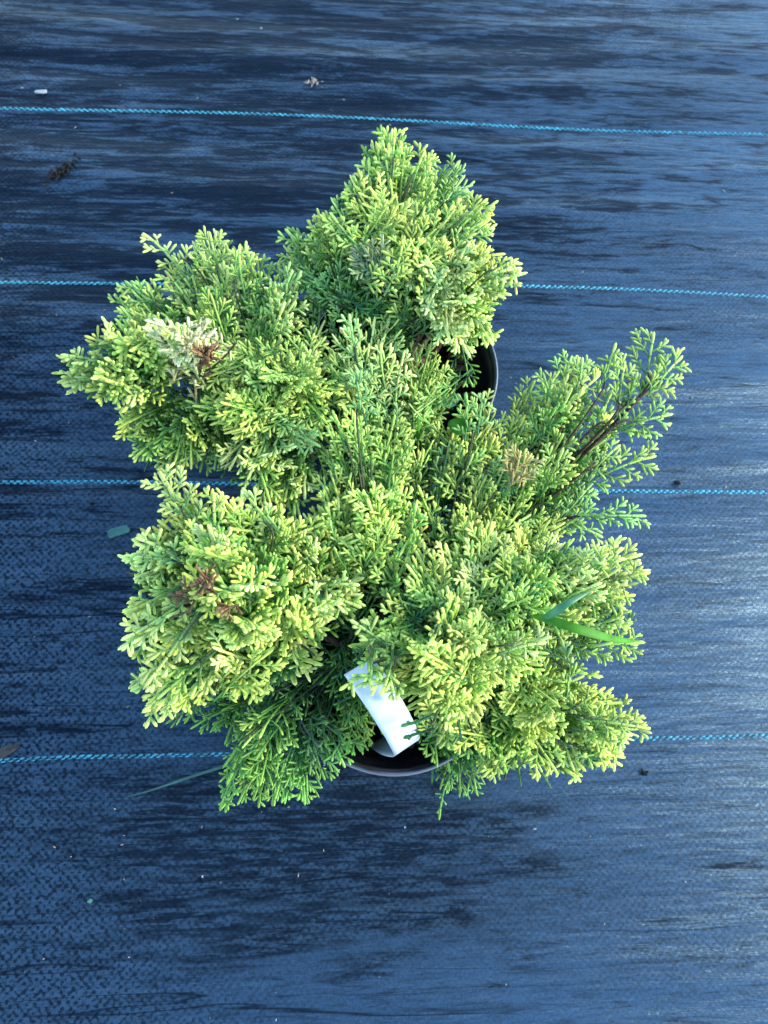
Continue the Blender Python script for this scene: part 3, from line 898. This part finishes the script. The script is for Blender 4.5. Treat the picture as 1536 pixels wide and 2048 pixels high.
LOBES_C = [
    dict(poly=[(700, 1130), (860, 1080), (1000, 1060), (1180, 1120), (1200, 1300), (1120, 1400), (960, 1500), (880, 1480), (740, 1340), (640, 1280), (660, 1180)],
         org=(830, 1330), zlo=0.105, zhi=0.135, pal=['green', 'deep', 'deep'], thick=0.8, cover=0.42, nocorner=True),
    # skirt hanging over the near left of the pot
    dict(poly=[(270, 1385), (420, 1395), (520, 1400), (640, 1370), (690, 1320), (745, 1400), (765, 1470), (720, 1500), (680, 1530), (620, 1540), (610, 1610), (550, 1600), (440, 1620), (455, 1560), (450, 1490), (420, 1465), (320, 1445)],
         org=(680, 1330), zorg=.125, zlo=0.118, zhi=0.155, pal=['green', 'green', 'lime', 'deep'], thick=0.85, cover=1.0, bias=(0, -.5), droop=0.25,
         hero=[((640, 1420), (708, 1500), .14, .128, 'green', .7), ((650, 1440), (690, 1535), .135, .128, 'green', .6), ((600, 1440), (650, 1560), .135, .12, 'green', .7), ((680, 1400), (740, 1470), .14, .13, 'green', .7), ((510, 1540), (440, 1620), .09, .08, 'green', .5), ((560, 1520), (548, 1612), .09, .085, 'green', .6), ((590, 1520), (615, 1608), .095, .085, 'green', .6)]),
    dict(poly=[(318, 945), (375, 982), (430, 985), (485, 978), (545, 1015), (610, 1040), (660, 1040), (705, 1100), (722, 1190), (660, 1260), (645, 1330), (590, 1370), (490, 1398), (420, 1370), (285, 1425), (262, 1380), (310, 1330), (243, 1280), (245, 1225), (300, 1180), (250, 1112), (275, 1075), (315, 1040), (335, 1000)],
         org=(500, 1200), zlo=0.15, zhi=0.225, pal=['pale', 'gold', 'gold', 'lime'], thick=1.12, cover=1.15, D=130, len=(0.028, 0.046), zorg=.15,
         hero=[((380, 1050), (318, 942), .18, .17, 'pale'), ((350, 1120), (248, 1112), .19, .18, 'pale', .6), ((380, 1220), (243, 1280), .20, .19, 'pale', .6), ((400, 1230), (290, 1375), .205, .19, 'pale', .55),
               ((420, 1300), (285, 1425), .185, .17, 'gold', .7), ((370, 1110), (272, 1075), .18, .17, 'pale', .6), ((350, 1330), (262, 1382), .17, .16, 'lime', .6), ((430, 1080), (428, 985), .19, .185, 'gold'),
               ((545, 1070), (485, 976), .19, .185, 'pale', .5), ((380, 1170), (250, 1228), .19, .185, 'gold', .6), ((640, 1180), (722, 1215), .18, .17, 'lime', .6), ((620, 1160), (718, 1170), .185, .18, 'lime', .5)],
         extra=[dict(pal='dead', label='small brown withered shoots near the centre of the left branch', sprays=[(400, 1150, .226, -.3, .5, .2, .012), (412, 1175, .226, .1, -.5, .3, .013), (352, 1185, .215, -.8, .1, .1, .015), (440, 1225, .226, -.5, -.4, .2, .010)])]),
    dict(poly=[(713, 742), (735, 790), (790, 830), (800, 885), (785, 940), (835, 1000), (835, 1060), (770, 1110), (700, 1070), (635, 1010), (640, 980), (660, 940), (665, 880), (668, 830)],
         org=(750, 1130), zlo=0.15, zhi=0.195, pal=['gold', 'gold', 'lime'], bias=(0, .7), cover=1.15, hero=[((715, 850), (713, 740), .19, .195, 'mint', .55), ((700, 900), (668, 828), .175, .18, 'lime', .6)]),
    dict(poly=[(830, 825), (868, 830), (900, 880), (960, 785), (980, 810), (990, 870), (965, 925), (1005, 1000), (975, 1070), (890, 1110), (830, 1060), (835, 970), (800, 905)],
         org=(890, 1130), zlo=0.13, zhi=0.17, pal=['lime', 'gold', 'mint'], bias=(.1, .6), thick=.95, cover=1.1, hero=[((945, 880), (932, 785), .15, .155, 'mint', .6), ((950, 870), (968, 783), .15, .155, 'mint', .5)]),
    dict(poly=[(1025, 880), (1050, 830), (1070, 760), (1110, 745), (1160, 715), (1200, 748), (1225, 780), (1235, 850), (1200, 920), (1190, 960), (1180, 1020), (1130, 1045), (1040, 1020), (960, 960), (950, 895)],
         org=(1010, 1060), zlo=0.12, zhi=0.165, pal=['lime', 'gold', 'mint', 'lime'], bias=(.35, .45), cover=1.0, D=80, woody=True,
         hero=[((1290, 780), (1308, 664), .155, .155, 'lime', .9), ((1285, 790), (1365, 712), .155, .155, 'lime', .75), ((1200, 790), (1232, 686), .16, .165, 'lime', .4), ((1230, 830), (1250, 722), .15, .155, 'lime', .8), ((1250, 810), (1275, 745), .15, .155, 'lime', .6),
               ((1230, 850), (1345, 828), .15, .15, 'lime', .7), ((1250, 810), (1342, 765), .152, .152, 'lime', .6), ((1170, 940), (1312, 912), .145, .145, 'lime', .7), ((1150, 1030), (1292, 1032), .13, .13, 'mint', .6), ((1190, 850), (1300, 865), .145, .145, 'lime', .6),
               ((1110, 830), (1085, 745), .15, .155, 'mint', .7), ((1160, 790), (1165, 715), .16, .165, 'lime', .8), ((1170, 940), (1240, 890), .15, .15, 'lime', .8), ((1130, 1030), (1205, 1075), .125, .115, 'mint', .7)],
         extra=[dict(pal='tan', label='tan withered spray at the base of the right branch', sprays=[(1018, 905, .166, -.3, .7, .3, .020), (1066, 912, .166, .5, .6, .3, .020), (1040, 902, .168, .1, .9, .3, .022), (1020, 950, .160, -.6, .1, .2, .018)])]),
    dict(poly=[(1045, 1055), (1100, 1040), (1130, 1085), (1160, 1115), (1205, 1115), (1245, 1097), (1300, 1140), (1255, 1185), (1290, 1285), (1225, 1285), (1190, 1240), (1120, 1260), (1090, 1285), (1000, 1260), (940, 1200), (890, 1150), (880, 1100), (960, 1040)],
         org=(1010, 1230), zlo=0.15, zhi=0.195, pal=['gold', 'lime', 'pale'], cover=1.15, bias=(.25, .1),
         hero=[((1180, 1160), (1243, 1095), .17, .17, 'gold', .6), ((1200, 1160), (1300, 1145), .165, .165, 'gold', .6), ((1170, 1200), (1270, 1190), .16, .16, 'lime', .6), ((1180, 1250), (1260, 1250), .155, .15, 'gold', .6), ((1190, 1270), (1275, 1290), .15, .145, 'gold', .6)]),
    dict(poly=[(830, 1100), (900, 1120), (950, 1200), (1010, 1260), (1090, 1280), (1085, 1330), (1010, 1370), (960, 1440), (890, 1460), (840, 1420), (800, 1380), (760, 1390), (700, 1290), (720, 1240), (790, 1200)],
         org=(900, 1300), zlo=0.16, zhi=0.215, pal=['gold', 'lime', 'gold'], cover=1.25, D=100, thick=1.03,
         hero=[((780, 1290), (700, 1240), .19, .19, 'pale', .6), ((1000, 1290), (1092, 1285), .19, .185, 'pale', .6), ((880, 1250), (845, 1310), .205, .2, 'pale', .5), ((760, 1320), (680, 1380), .195, .19, 'gold', .5), ((745, 1290), (742, 1370), .20, .195, 'lime', .8), ((790, 1330), (795, 1400), .198, .192, 'lime', .7), ((800, 1310), (762, 1390), .202, .196, 'gold', .7), ((872, 1440), (803, 1452), .192, .190, 'deep', .12), ((868, 1455), (808, 1476), .190, .186, 'deep', .1)]),
    dict(poly=[(1145, 1315), (1165, 1375), (1205, 1385), (1300, 1455), (1245, 1510), (1160, 1560), (1100, 1530), (1050, 1535), (965, 1545), (900, 1500), (870, 1450), (960, 1390), (1060, 1330)],
         org=(1040, 1420), zlo=0.125, zhi=0.17, pal=['gold', 'lime', 'gold'], cover=1.1, bias=(.2, -.1),
         hero=[((1160, 1430), (1300, 1458), .15, .145, 'gold', .5), ((1140, 1420), (1210, 1375), .155, .15, 'gold', .6), ((1150, 1460), (1265, 1470), .145, .14, 'gold', .5), ((1150, 1490), (1250, 1515), .14, .13, 'gold', .5), ((1110, 1470), (1158, 1562), .135, .125, 'gold', .6), ((1130, 1400), (1145, 1315), .155, .155, 'lime', .6), ((1130, 1340), (1200, 1355), .14, .14, 'lime', .5)]),
    # limp old green shoots hanging over the near right of the pot
    dict(poly=[(850, 1440), (900, 1440), (1000, 1500), (985, 1550), (900, 1545), (868, 1500)], org=(900, 1400), zorg=.125, zlo=0.123, zhi=0.145, pal=['green', 'deep', 'lime'], thick=0.85, cover=1.3, bias=(0, -.4)),
    dict(poly=[(850, 1470), (960, 1520), (1000, 1560), (940, 1600), (880, 1580), (860, 1520)], org=(900, 1440), zlo=0.08, zhi=0.12, pal=['green', 'deep'], thick=0.75, cover=1.0, droop=.4, bias=(0, -.6),
         hero=[((890, 1520), (878, 1640), .10, .08, 'green', .25)]),
]
k = 0
for sp_ in LOBES_A:
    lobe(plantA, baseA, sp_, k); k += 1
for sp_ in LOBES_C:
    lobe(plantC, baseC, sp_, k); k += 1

# ------------------------------------------------------------------ white plant tag
Ledge = [(688, 1350, .180), (700, 1367, .183), (712, 1385, .185), (728, 1408, .186), (745, 1434, .184), (758, 1455, .181), (770, 1474, .176), (780, 1493, .168), (787, 1506, .158), (788, 1512, .147), (780, 1513, .134), (764, 1509, .120), (748, 1500, .106), (738, 1490, .088)]
Redge = [(752, 1312, .180), (768, 1330, .183), (782, 1348, .185), (798, 1372, .186), (813, 1396, .184), (825, 1418, .181), (834, 1436, .176), (841, 1452, .168), (845, 1464, .158), (845, 1472, .147), (838, 1478, .134), (822, 1474, .120), (804, 1464, .106), (794, 1455, .088)]
vs, fs = [], []
NW = 6
Lc = curve_pts([at(*p) for p in Ledge], 4)
Rc = curve_pts([at(*p) for p in Redge], 4)
for a, b in zip(Lc, Rc):
    b = a + (b - a) * 0.88
    for j in range(NW + 1):
        t = j / NW
        vs.append(tuple(a * (1 - t) + b * t + np.array([0, 0, 0.0012 * math.sin(math.pi * t)])))
for i in range(len(Lc) - 1):
    for j in range(NW):
        q = i * (NW + 1) + j
        fs.append((q, q + 1, q + NW + 2, q + NW + 1))
loc = at(765, 1472, .09)
tagp = mesh_obj('plant_tag', vs, fs, MAT_LABEL, None, thing_loc=tuple(loc))
sm = tagp.modifiers.new('thickness', 'SOLIDIFY'); sm.thickness = 0.0005; sm.offset = 0
tag(tagp, 'blank white plastic plant tag bent over in the soil of the near pot', 'plant tag')


# ------------------------------------------------------------------ grass, weeds and litter
def blade(name, pts, wmax, mat, label, cat='grass blade', fold=0.25, group=None, side=None):
    """pts: (px, py, z); a folded tapered blade"""
    c = curve_pts([at(*p) for p in pts], 6)
    n = len(c)
    vs, fs = [], []
    for i, p in enumerate(c):
        t = i / (n - 1)
        d = c[min(n - 1, i + 1)] - c[max(0, i - 1)]
        d = d / np.linalg.norm(d)
        s = np.cross(d, np.array(side or (0, 0, 1.0))); s /= np.linalg.norm(s)
        w = wmax * (math.sin(math.pi * min(1, 0.08 + 0.92 * (t ** 0.7))) ** 0.7 if 0 < t < 1 else 0.05)
        vs.append(tuple(p + s * w)); vs.append(tuple(p - np.array([0, 0, w * fold * 2]))); vs.append(tuple(p - s * w))
    for i in range(n - 1):
        q = i * 3
        fs.append((q, q + 1, q + 4, q + 3)); fs.append((q + 1, q + 2, q + 5, q + 4))
    base = c[0]
    o = mesh_obj(name, vs, fs, mat, None, thing_loc=tuple(base))
    sm_ = o.modifiers.new('thickness', 'SOLIDIFY'); sm_.thickness = 0.0003
    return tag(o, label, cat, group)

blade('grass_blade', [(1066, 1230, .190), (1110, 1243, .201), (1165, 1261, .204), (1215, 1275, .196), (1250, 1281, .182), (1280, 1281, .168)], 0.0025, MAT_GRASS,
      'broad bright green grass blade lying over the right side of the near shrub')
blade('grass_blade', [(1085, 1238, .196), (1110, 1224, .206), (1140, 1204, .210), (1182, 1182, .206)], 0.0022, MAT_GRASS2,
      'short bluish green grass blade just above the broad bright one')
blade('grass_blade', [(520, 1512, .03), (450, 1532, .022), (380, 1554, .016), (310, 1578, .010), (240, 1598, .004)], 0.0010, MAT_DULL,
      'long thin grey green grass blade on the mat, lower left')
blade('grass_blade', [(835, 880, .14), (838, 860, .16), (836, 835, .172)], 0.0016, MAT_GRASS,
      'short upright green grass blade between the two shrubs')
blade('grass_blade', [(330, 872, .004), (290, 852, .006), (210, 822, .010)], 0.0006, MAT_SCRAP,
      'hair-thin grass blade on the mat beside the left branch of the far shrub')


def round_leaf(name, px, py, z, r_, mat, label, tilt=(0.2, 0.1), el=1.2):
    c = at(px, py, z)
    vs, fs = [(0, 0, 0.0)], []
    seg = 20
    for k in (0.5, 1.0):
        for i in range(seg):
            a = 2 * math.pi * i / seg
            rr_ = r_ * k * (1 + 0.08 * math.sin(3 * a))
            x, y = rr_ * math.cos(a) * el, rr_ * math.sin(a)
            vs.append((x, y, x * tilt[0] + y * tilt[1] + 0.12 * r_ * k * k * math.cos(2 * a) + 0.18 * r_ * k * k))
    for i in range(seg):
        j = (i + 1) % seg
        fs.append((0, 1 + i, 1 + j)); fs.append((1 + i, 1 + seg + i, 1 + seg + j, 1 + j))
    o = mesh_obj(name, vs, fs, mat)
    o.location = c
    sm_ = o.modifiers.new('thickness', 'SOLIDIFY'); sm_.thickness = 0.0004
    return tag(o, label, 'weed leaf')

round_leaf('weed_leaf', 917, 852, .145, .0054, MAT_GRASS, 'bright green oval weed leaf between the two shrubs, right of the dark gap')
round_leaf('weed_leaf', 896, 800, .128, .0058, MAT_GRASS2, 'bluish green round weed leaf inside the far pot', (0.1, -0.2), 1.3)


def flake(name, poly, mat, label, cat, th=0.0008, z=None, dome=0.0):
    """thin piece of litter lying on the mat, outline in photo pixels"""
    P = [at(x, y, 0) for x, y in poly]
    c = sum(P, Vector()) / len(P)
    zz = (float(hgt(c.x, c.y)) if z is None else z) + 0.0007
    vs, fs = [], []
    n = len(P)
    for p in P:
        vs.append((p.x - c.x, p.y - c.y, 0))
    for p in P:
        vs.append(((p.x - c.x) * .93, (p.y - c.y) * .93, th))
    vs.append((0, 0, th + dome))
    for i in range(n):
        j = (i + 1) % n
        fs.append((i, j, n + j, n + i)); fs.append((n + i, n + j, 2 * n))
    o = mesh_obj(name, vs, fs, mat, smooth=False)
    o.location = (c.x, c.y, zz)
    return tag(o, label, cat)

flake('leaf_scrap', [(215, 1063), (222, 1058), (254, 1050), (261, 1058), (260, 1064), (222, 1077), (217, 1074)], MAT_SCRAP,
      'small rectangular blue green leaf scrap on the mat left of the near shrub', 'leaf scrap', 0.0014)
flake('leaf_scrap', [(174, 1802), (181, 1797), (186, 1801), (181, 1807), (174, 1806)], MAT_SCRAP, 'tiny round teal leaf scrap on the lower left mat', 'leaf scrap')
flake('litter_chip', [(69, 184), (74, 182), (94, 181), (94, 186), (86, 188), (70, 187)], MAT_PALE, 'flat pale chip on the dark mat at the upper left', 'chip', 0.0012)
flake('dry_leaf', [(0, 1497), (15, 1490), (38, 1488), (42, 1494), (25, 1506), (2, 1518), (-25, 1530), (-30, 1515)], MAT_BROWNLEAF,
      'dark curled dry leaf at the left edge beside the lowest blue line', 'dry leaf', 0.0012, dome=0.003)

def crumbs(name, px, py, rad, n, mat, label, cat, size=(0.0006, 0.0016), seed=1, ax=(1, 0.6), ang=0.0):
    r = random.Random(seed)
    c = at(px, py, 0)
    s_ = H / F
    vs, fs = [], []
    for _ in range(n):
        u, v = r.gauss(0, .5) * rad * s_ * ax[0], r.gauss(0, .5) * rad * s_ * ax[1]
        x = u * math.cos(ang) - v * math.sin(ang)
        y = u * math.sin(ang) + v * math.cos(ang)
        s = r.uniform(*size)
        z = float(hgt(c.x + x, c.y + y)) + s * .4 + r.random() * s
        n0 = len(vs)
        a = r.uniform(0, 3.14)
        l = s * r.uniform(1, 2.4)
        for (p, q, t) in ((1, 0, 0), (0, 1, .2), (-1, 0, 0), (0, -1, -.1), (0.1, 0, 1), (0, 0.1, -1)):
            xx, yy = p * l, q * s * .7
            vs.append((x + xx * math.cos(a) - yy * math.sin(a), y + xx * math.sin(a) + yy * math.cos(a), z + t * s * .6))
        for f in ((0, 1, 4), (1, 2, 4), (2, 3, 4), (3, 0, 4), (1, 0, 5), (2, 1, 5), (3, 2, 5), (0, 3, 5)):
            fs.append(tuple(n0 + i for i in f))
    o = mesh_obj(name, vs, fs, mat, smooth=False)
    o.location = (c.x, c.y, 0)
    return tag(o, label, cat)

crumbs('dirt_clump', 628, 166, 22, 26, MAT_DRY, 'pale crumbly clump of dry dirt on the upper middle of the mat', 'dirt', seed=3)
crumbs('rotten_twig', 122, 348, 46, 80, MAT_DARK, 'black rotten twig fragment on the mat at the upper left', 'twig', (0.0008, 0.0022), seed=4, ax=(1, .28), ang=0.85)
crumbs('dirt_speck', 1353, 968, 7, 10, MAT_DARK, 'dark dirt speck touching the third blue line on the right', 'dirt', seed=5)
crumbs('dirt_speck', 1288, 1546, 6, 8, MAT_DARK, 'round dark dirt speck on the mat right of the near shrub', 'dirt', seed=6)
crumbs('dirt_speck', 186, 1008, 4, 6, MAT_DARK, 'dark dirt speck on the mat above the rectangular leaf scrap', 'dirt', seed=7)
MS = 'pale specks of litter on the mat'
r = random.Random(21)
specks = [(45, 176, 'left end of the top of the mat, beside the flat pale chip'), (240, 172, 'right of the flat pale chip at the upper left'), (474, 40, 'near the top edge above the first blue line'),
          (523, 60, 'near the top edge, right of its slimmer neighbour'), (780, 252, 'just above the tip of the far shrub'), (1452, 974, 'just above the third blue line on the right'),
          (1448, 383, 'upper right of the mat between two blue lines'), (1382, 796, 'right of the tip of the right branch'), (404, 1754, 'lower left of the mat below the shrub'),
          (552, 2040, 'at the bottom edge of the mat'), (1068, 1658, 'below the near shrub on the right'), (70, 880, 'left edge above the third blue line'),
          (1372, 1764, 'lower right of the mat, smallest there'), (395, 197, 'above the first blue line left of middle'), (688, 200, 'above the first blue line near the middle'), (258, 1915, 'thin upright one in the lower left corner area'),
          (150, 254, 'below the first blue line near the left edge'), (810, 1655, 'in the shade below the near pot')]
for i, (x, y, t) in enumerate(specks):
    o = crumbs('litter_speck', x, y, 2.2, 2, MAT_PALE, 'tiny pale speck ' + t, 'speck', (0.0004, 0.0009), 30 + i)
    o['group'] = MS

# fine compost dust strewn over the mat
rd = random.Random(77)
vs, fs, cl = [], [], []
for i in range(300):
    x, y = rd.uniform(-0.33, 0.36), rd.uniform(-0.33, 0.36)
    s_ = 0.00022 * (1 + 2.2 * rd.random() ** 3)
    z = float(hgt(x, y)) + s_ * 0.5
    a = rd.uniform(0, 3.14)
    n0 = len(vs)
    l = s_ * rd.uniform(1, 3)
    for (p, q, t) in ((1, 0, 0), (0, 1, .2), (-1, 0, 0), (0, -1, -.1), (0.1, 0, 1), (0, 0.1, -1)):
        xx, yy = p * l, q * s_ * .7
        vs.append((x + xx * math.cos(a) - yy * math.sin(a), y + xx * math.sin(a) + yy * math.cos(a), z + t * s_ * .6))
    for f in ((0, 1, 4), (1, 2, 4), (2, 3, 4), (3, 0, 4), (1, 0, 5), (2, 1, 5), (3, 2, 5), (0, 3, 5)):
        fs.append(tuple(n0 + k for k in f))
dust = mesh_obj('compost_dust', vs, fs, MAT_DRY, smooth=False)
dust['kind'] = 'stuff'
tag(dust, 'fine dry compost dust strewn over the whole blue black mat', 'compost dust')

scene.render.engine = 'CYCLES'
